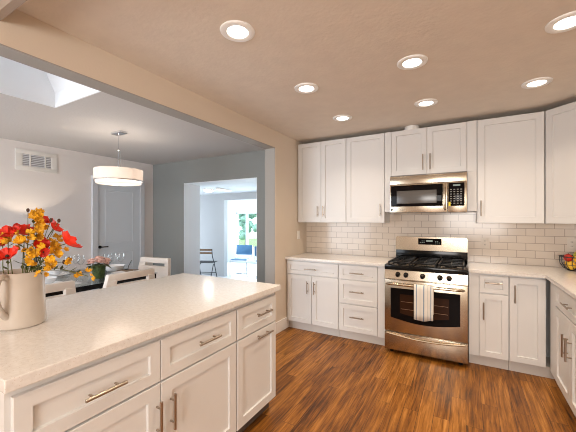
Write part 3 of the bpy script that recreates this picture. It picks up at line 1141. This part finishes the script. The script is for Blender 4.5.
def bud(pos, label, seed):
    rnd = random.Random(seed)
    t = thing('flower_bud', label, 'flower', (px, py, pz), 0, 'flowers in the white pitcher')
    o0 = Vector((px, py, pz))
    h = Vector(pos)
    stem_mesh(h, rnd, .0013, .015).build('stem', STEMM, t)
    M().ball(h - o0, .0065, (1, 1, 1.5), 2).build('bud', BUDM, t)
    return t


tocam = (.9, -.35, .2)
poppy((-1.739, .571, 1.312), (.25, -.3, .9), .054, 'broad red poppy over the handle side of the white pitcher', 1)
poppy((-1.752, .633, 1.318), (.3, .05, .95), .054, 'broad red poppy in the middle of the bouquet', 2)
poppy((-1.708, .693, 1.375), (.45, .3, .8), .036, 'highest red poppy, beside the tall yellow blossoms', 3)
poppy((-1.637, .699, 1.345), (.5, .6, .6), .034, 'red poppy under the two dark buds', 4)
poppy((-1.626, .648, 1.281), (.9, -.1, .1), .028, 'small red poppy among yellow blossoms, mid bouquet', 5)
poppy((-1.571, .633, 1.250), (.9, .1, -.1), .022, 'smallest red poppy just above the pitcher rim', 6)
poppy((-1.675, .550, 1.228), (.35, -.45, .8), .048, 'low red poppy over the pitcher handle', 7)
poppy((-1.560, .716, 1.280), (.15, .75, .65), .058, 'red poppy reaching out alone towards the dining room door', 8)
poppy((-1.800, .572, 1.272), (.3, -.4, .85), .05, 'red poppy at the outer handle side, half behind others', 9)
Y_ = [((-1.737, .665, 1.410), 4, 'topmost yellow blossoms of the bouquet', .024),
      ((-1.677, .653, 1.380), 4, 'yellow blossoms just beneath the topmost ones', .024),
      ((-1.635, .608, 1.331), 4, 'yellow blossoms in front of the broad red poppies', .026),
      ((-1.581, .616, 1.330), 4, 'yellow blossoms facing out at mid height', .024),
      ((-1.713, .563, 1.290), 4, 'yellow blossoms between the broad and the low red poppies', .026),
      ((-1.629, .588, 1.285), 4, 'yellow blossoms above the pitcher mouth, mid bouquet', .026),
      ((-1.573, .609, 1.236), 4, 'yellow blossoms beside the smallest red poppy', .024),
      ((-1.607, .670, 1.267), 4, 'yellow blossoms on the side facing the dining room, inner cluster', .024),
      ((-1.629, .703, 1.282), 4, 'yellow blossoms below the lone outstretched red poppy', .024),
      ((-1.576, .688, 1.231), 4, 'low outer yellow blossoms over the pitcher spout', .024),
      ((-1.568, .669, 1.196), 3, 'yellow blossoms hanging beside the pitcher rim', .020),
      ((-1.539, .617, 1.160), 3, 'yellow blossom drooping over the front of the pitcher rim', .014),
      ((-1.546, .751, 1.143), 3, 'yellow blossoms on a drooping stem beyond the pitcher', .016),
      ((-1.509, .784, 1.128), 3, 'yellow blossoms at the tip of the longest drooping stem', .016)]
for i, (p, n, lb, s) in enumerate(Y_):
    sprig(p, n + 2 if i < 11 else n, .0155 if i < 11 else .012, lb, 50 + i, s * 1.1)
for i, (p, lb) in enumerate([((-1.761, .651, 1.432), 'dark bud on the tallest stem of the bouquet'), ((-1.622, .684, 1.386), 'dark bud above the red poppy under the buds'),
                             ((-1.602, .707, 1.384), 'outer dark bud on a thin side stem'), ((-1.549, .703, 1.200), 'dark bud low beside the hanging yellow blossoms')]):
    bud(p, lb, 80 + i)

# ------------------------------------------------------------------ dining room
# pendant
P = (-3.722, 2.296, ZC)
t = thing('drum_pendant', 'white drum pendant lamp hanging over the dining table', 'pendant lamp', P)
M().box(-.10, .10, -.05, .05, -.028, 0, .01).build('canopy', CHROME, t)
M().cyl((-.012, 0, -.02), (-.012, 0, -.47), .0055, seg=10).cyl((.03, 0, -.24), (.03, 0, -.47), .004, seg=10).ball((-.012, 0, -.22), .014).build('rod', CHROME, t)
c = M()
for k in range(3):
    a = 2 * PI * k / 3 + .4
    c.tube([(0, 0, -.462), (.10 * math.cos(a), .10 * math.sin(a), -.445), (.262 * math.cos(a), .262 * math.sin(a), -.470)], .007, 8)
c.build('spider_arms', CHROME, t)
M().lathe([(.267, -.468), (.270, -.468), (.270, -.604), (.267, -.604), (.267, -.468)], seg=64).build('shade', SHADE, t)
M().lathe([(.2705, -.600), (.273, -.600), (.273, -.611), (.265, -.611), (.265, -.600), (.2705, -.600)], seg=64).build('shade_ring', CHROME, t)
M().lathe([(.250, -.590), (.250, -.636), (.243, -.643), (.18, -.650), (0, -.653)], seg=64).build('diffuser', SHADE, t)
M().ball((0, 0, -.656), .010).build('finial', CHROME, t)
d = bpy.data.lights.new('pendant_bulb', 'POINT')
d.energy = 6.5
d.color = (1.0, .86, .72)
d.shadow_soft_size = .05
o = bpy.data.objects.new('pendant_bulb', d)
o.location = (P[0], P[1], P[2] - .545)
C.objects.link(o)

# return-air vent
t = thing('wall_vent', 'white return air grille high on the dining wall', 'vent', (XV + .001, 2.089, 2.228), 90)
W, Hh = .252, .146
c = M()
c.box(-W, W, -.012, 0, Hh - .062, Hh, .002).box(-W, W, -.012, 0, -Hh, -Hh + .062, .002).box(-W, -W + .08, -.012, 0, -Hh + .06, Hh - .06, .002).box(W - .08, W, -.012, 0, -Hh + .06, Hh - .06, .002)
c.box(-.092, -.076, -.011, 0, -.085, .085).box(.091, .107, -.011, 0, -.085, .085)
c.build('frame', PLASTIC, t)
M().box(-W + .02, W - .02, -.002, -.0002, -Hh + .02, Hh - .02).build('backing', GREYP, t, smooth=False)
c = M()
for i in range(7):
    z = -.075 + .025 * i
    c.box(-.172, .172, -.008, -.003, z - .006, z + .004)
c.build('louvre_bank', mat('vent_louvre', (.74, .75, .78), .5), t, smooth=False)

# floor lamp behind the bouquet whose light washes up the dining wall
t = thing('torchiere_lamp', 'slim uplighter floor lamp behind the bouquet against the dining wall', 'floor lamp', (-5.0, 1.94, 0))
M().lathe([(0, 0), (.12, 0), (.12, .015), (.02, .03), (0, .03)]).build('base', GUNM, t)
M().cyl((0, 0, .025), (0, 0, 1.18), .012, seg=14).build('pole', GUNM, t)
M().lathe([(.012, 1.175), (.05, 1.185), (.070, 1.215), (.067, 1.215), (.048, 1.19), (0, 1.183)]).build('lamp_bowl', PLASTIC, t)
d = bpy.data.lights.new('torchiere_bulb', 'SPOT')
d.energy = 9
d.color = (1.0, .80, .58)
d.spot_size = R(112)
d.spot_blend = .35
d.shadow_soft_size = .02
o = bpy.data.objects.new('torchiere_bulb', d)
o.location = (-5.0, 1.94, 1.205)
o.rotation_euler = (R(180), 0, 0)
C.objects.link(o)

# table
tx0, tx1, ty0, ty1 = -4.36, -3.24, .95, 2.48
t = thing('glass_dining_table', 'glass topped dining table with a black frame behind the island', 'table', ((tx0 + tx1) / 2, (ty0 + ty1) / 2, 0))
hw, hl = (tx1 - tx0) / 2, (ty1 - ty0) / 2
M().box(-hw, hw, -hl, hl, .738, .750, .003).build('glass_top', GLASST, t)
for sx in (-1, 1):
    for sy in (-1, 1):
        M().box(sx * hw - sx * .01, sx * hw - sx * .075, sy * hl - sy * .01, sy * hl - sy * .075, 0, .7375, .003).build('leg', BLACK, t)
M().box(hw - .014, hw - .002, -hl + .08, hl - .08, .69, .7375).box(-hw + .014, -hw + .002, -hl + .08, hl - .08, .69, .7375).box(-hw + .08, hw - .08, hl - .014, hl - .002, .69, .7375).box(-hw + .08, hw - .08, -hl + .014, -hl + .002, .69, .7375).build('apron', BLACK, t)


def dining_chair(loc, rz, label):
    """faces -x in local space; the back stands at local x=0"""
    t = thing('dining_chair', label, 'chair', loc, rz, 'cream dining chairs round the glass table')
    w = .275
    M().box(-.44, .0, -w + .02, w - .02, .40, .475, .02).build('seat', CHAIRW, t)
    c = M()
    zt = .875
    def bk(y0, y1, z0, z1):
        c.box(-.02, .035, y0, y1, z0, z1, .010)
    bk(-w, w, zt - .070, zt)
    bk(-w, w, .40, zt - .118)
    bk(-w, -w + .095, zt - .13, zt - .06)
    bk(w - .095, w, zt - .13, zt - .06)
    for v in c.bm.verts:
        v.co.x += .10 * (v.co.z - .42)
        v.co.y *= 1 - .10 * max(0, (v.co.z - .70)) / .175
        v.co.z -= .012 * (v.co.y / w) ** 2 * (1 if v.co.z > .8 else 0)
        v.co.x -= .045 * (v.co.y / w) ** 2
    c.build('backrest', CHAIRW, t)
    for x in (-.41, -.02):
        for y in (-w + .05, w - .05):
            M().box(x - .02, x + .02, y - .02, y + .02, 0, .405, .003).build('leg', CHAIRW, t)
    return t
ch = dining_chair((-2.955, 1.16, 0), 0, 'cream slot-backed dining chair behind the pitcher')
dup(ch, (-2.955, 1.945, 0), 0, 'cream slot-backed dining chair behind the bare middle of the island')
dup(ch, (-3.72, 2.80, 0), 98, 'cream dining chair at the head of the table, before the door')

# flower pot centrepiece
t = thing('rose_centrepiece', 'pink roses in a mossy green pot on the glass table', 'flower arrangement', (-3.49, 1.925, .7505))
M().lathe([(0, 0), (.052, 0), (.062, .05), (.066, .12), (.060, .15), (0, .145)], seg=28).build('pot', MOSS, t)
rnd = random.Random(5)
for k, (x, y, z, r) in enumerate([(0, 0, .185, .05), (.07, -.03, .165, .045), (.05, .06, .168, .045), (-.06, .05, .165, .045), (-.05, -.06, .165, .045), (.01, -.085, .155, .042), (.085, .03, .145, .038), (.0, .09, .158, .042)]):
    c = M()
    for lay, (rr, cup) in enumerate([(1.0, .35), (.72, .8), (.45, 1.5)]):
        petal_cup(c, Vector((x * .9, y * .9, z + .015)), (x * 4 + .1, y * 4, 1), r * rr, 6, rnd, cup=cup, ruff=.08)
    c.ball((x * .9, y * .9, z + .027), r * .35, (1, 1, 1), 1)
    c.build('rose', PINKP, t)
c = M()
for k in range(14):
    a = 2 * PI * k / 14
    p0 = Vector((.055 * math.cos(a), .055 * math.sin(a), .142))
    e = p0 + Vector((.075 * math.cos(a), .075 * math.sin(a), .01 - .03 * (k % 3)))
    s = Vector((-math.sin(a), math.cos(a), .2)) * .022
    m = p0.lerp(e, .5) + Vector((0, 0, .012))
    c.bm.faces.new([c.bm.verts.new(p) for p in (p0, m + s, e, m - s)])
c.build('leaves', LEAFM, t)

# tableware
def wine_glass(x, y, label):
    t = thing('wine_glass', label, 'glass', (x, y, .7505), 0, 'wine glasses on the dining table')
    M().lathe([(0, 0), (.034, 0), (.034, .002), (.006, .007), (.0038, .012), (.0038, .088)], seg=24).build('stem_and_foot', GLASSV, t)
    M().lathe([(.0038, .086), (.022, .097), (.038, .125), (.041, .15), (.037, .185), (.033, .205), (.0318, .205), (.036, .184), (.0395, .15), (.0365, .126), (.02, .0985), (0, .094)], seg=28).build('bowl', GLASSV, t)
    return t
wg = wine_glass(-4.216, 2.047, 'wine glass behind the lone red poppy, before the dining wall')
for x, y, lb in [(-4.05, 2.02, 'wine glass beside the pink roses on the bouquet side'), (-4.10, 1.90, 'wine glass between the drooping yellow blossoms and the wall'),
                 (-3.969, 2.278, 'wine glass close behind the pink roses, under the door lever'), (-3.971, 2.369, 'middle wine glass of the three behind the white bowl'),
                 (-3.893, 2.425, 'wine glass nearest the head chair')]:
    dup(wg, (x, y, .7505), None, lb)

def place_setting(x, y, label):
    t = thing('dinner_plate', label, 'plate', (x, y, .7505), 0, 'dinner plates on the dining table')
    M().lathe([(0, .0), (.08, 0), (.135, .016), (.136, .019), (.08, .005), (0, .005)], seg=40).build('plate', CHINA, t)
    return t
pl = place_setting(-3.52, 1.45, 'white dinner plate on the table behind the slot-backed chair nearest the pitcher')
for x, y, lb in [(-4.05, 1.75, 'white dinner plate at the far side, under the drooping stem'), (-4.08, 1.30, 'white dinner plate at the far side behind the bouquet'), (-3.50, 2.22, 'white dinner plate before the white bowl')]:
    dup(pl, (x, y, .7505), None, lb)
def bowl(x, y, z, r, h, m, label):
    o = M().lathe([(0, 0), (r * .5, 0), (r * .8, h * .35), (r, h), (r * .97, h), (r * .76, h * .4), (r * .45, h * .12), (0, h * .1)], seg=36).build('serving_bowl', m, loc=(x, y, z))
    return tag(o, label, 'bowl')
bowl(-3.80, 2.28, .7505, .125, .07, CHINA, 'white serving bowl beside the pink roses')
bowl(-4.08, 1.30, .7705, .09, .06, CHINA, 'white bowl on the plate behind the bouquet')
bowl(-4.05, 1.75, .7705, .08, .05, CHINA, 'white bowl on the plate under the drooping stem')
bowl(-3.52, 1.45, .7705, .085, .055, CHINA, 'white bowl on the plate behind the nearest slot-backed chair')
t = thing('serving_board', 'dark wooden board with a spoon on the table before the head chair', 'board', (-3.62, 2.345, .7505), 18)
M().box(-.10, .10, -.07, .07, 0, .02, .006).build('board', FOOD, t)
sp = thing('serving_spoon', 'steel serving spoon leaning from the dark board towards the head chair', 'spoon', (-3.62, 2.345, .772))
M().tube([(0.0, 0, .006), (-.01, .02, .05), (.0, .05, .11)], .004, 8).ball((0, -.012, .008), .02, (1, 1.4, .35)).build('spoon', GUNM, sp)
nap = M().box(-.09, .09, -.05, .05, 0, .014, .005).build('folded_napkin', CHINA, loc=(-3.42, 1.62, .7505))
tag(nap, 'folded white napkin at the table edge between the two slot-backed chairs', 'napkin')

# ------------------------------------------------------------------ den and sunroom
t = thing('bistro_chair', 'folding bistro chair with wooden slats and dark frame in the den', 'chair', (-5.82, 5.92, ZF), -158)
w = .215
c = M()
for s in (-1, 1):
    f = M().tube([(s * w, -.20, 0), (s * w, .0, .40), (s * w, .14, .62), (s * w, .17, .80)], .011, 10).build('back_leg', GUNM, t)
    M().tube([(s * (w - .03), .21, 0), (s * (w - .03), .0, .37), (s * (w - .03), -.15, .455)], .011, 10).build('front_leg', GUNM, t)
for z, y in ((.775, .158), (.695, .150)):
    M().box(-w - .005, w + .005, y - .010, y + .010, z - .022, z + .022, .004).build('back_slat', WOOD, t)
for i in range(4):
    M().box(-w - .02, w + .02, -.20 + .10 * i, -.125 + .10 * i, .446, .458, .003).build('seat_slat', GUNM, t)
M().tube([(-w, -.12, .16), (w, -.12, .16)], .008, 8).tube([(-w + .03, .12, .16), (w - .03, .12, .16)], .008, 8).build('stretcher', GUNM, t)

def cantilever(loc, rz, label):
    t = thing('cantilever_chair', label, 'chair', loc, rz, 'blue cantilever chairs in the sunroom')
    w = .235
    for s in (-1, 1):
        M().tube([(s * w, .22, .012), (s * w, -.20, .012), (s * w, -.235, .03), (s * w, -.24, .08), (s * w, -.235, .40), (s * w, -.20, .445), (s * w, .17, .445), (s * w, .205, .47), (s * w, .26, .82)], .0125, 10).build('side_frame', CHROME, t)
    M().tube([(-w, .22, .012), (w, .22, .012)], .0125, 10).build('floor_bar', CHROME, t)
    M().box(-w + .012, w - .012, -.19, .18, .435, .458, .006).build('seat', BLUESL, t)
    c = M().box(-w + .012, w - .012, -.012, .012, .55, .82, .006)
    for v in c.bm.verts:
        v.co.y += .215 + (v.co.z - .55) * .16
    c.build('backrest', BLUESL, t)
    return t
cc = cantilever((-5.41, 6.84, ZF), 18, 'blue cantilever chair standing free in the sunroom doorway')
dup(cc, (-4.62, 6.84, ZF), 45, 'blue cantilever chair half hidden by the opening edge')
t = thing('sunroom_table', 'small white round table in the sunroom behind the blue chairs', 'table', (-5.05, 7.75, ZF))
M().cyl((0, 0, .72), (0, 0, .745), .42, seg=40).build('table_top', CHINA, t)
M().cyl((0, 0, .02), (0, 0, .72), .035, seg=18).build('pedestal', CHROME, t)
M().lathe([(0, 0), (.25, 0), (.25, .012), (.04, .03), (0, .03)]).build('foot', CHROME, t)

def flush(x, y, r, label):
    t = thing('flush_ceiling_light', label, 'ceiling light', (x, y, 2.0995))
    M().lathe([(0, 0), (r, 0), (r, -.02), (r * .93, -.026), (0, -.026)]).build('base_ring', PLASTIC, t)
    M().lathe([(r * .9, -.024), (r * .82, -.045), (r * .5, -.062), (0, -.068)]).build('dome', LENSD, t)
    return t
flush(-5.20, 5.36, .12, 'glowing round flush light on the den ceiling')
t = thing('ceiling_streak_bar', 'slim glowing bar added for a bright streak on the den ceiling', 'ceiling light', (-4.83, 5.47, 2.0995), 101)  # added glowing bar standing in for a reflected streak
M().box(-.27, .27, -.05, .05, -.018, 0, .004).build('base_plate', PLASTIC, t)
M().box(-.26, .26, -.04, .04, -.045, -.017, .012).build('diffuser', LENSB, t)

# garden seen through the sunroom window
struct('ground', M().box(-16, 2, 9.16, 22, -.35, -.2), LAWN, label='green lawn outside the sunroom', cat='ground')
def shrub(x, y, h, r, label, seed):
    rnd = random.Random(seed)
    t = thing('garden_shrub', label, 'shrub', (x, y, -.2))
    M().tube([(0, 0, 0), (.03, .02, h * .4), (0, 0, h * .7)], [.06, .045, .02], 8).build('trunk', BARK, t)
    c = M()
    for k in range(26):
        c.ball((rnd.gauss(0, r * .5), rnd.gauss(0, r * .4), h * rnd.uniform(.25, 1)), r * rnd.uniform(.22, .40), (1, 1, .85), 2, .18, rnd)
    c.build('foliage', FOLI, t, smooth=False)
shrub(-9.4, 12.2, 2.5, .62, 'green shrub in the first sunroom window pane', 3)
shrub(-7.2, 11.2, 2.3, .62, 'green shrub in the second sunroom window pane', 4)
shrub(-5.4, 13.2, 2.6, .7, 'green shrub beyond the opening edge', 5)
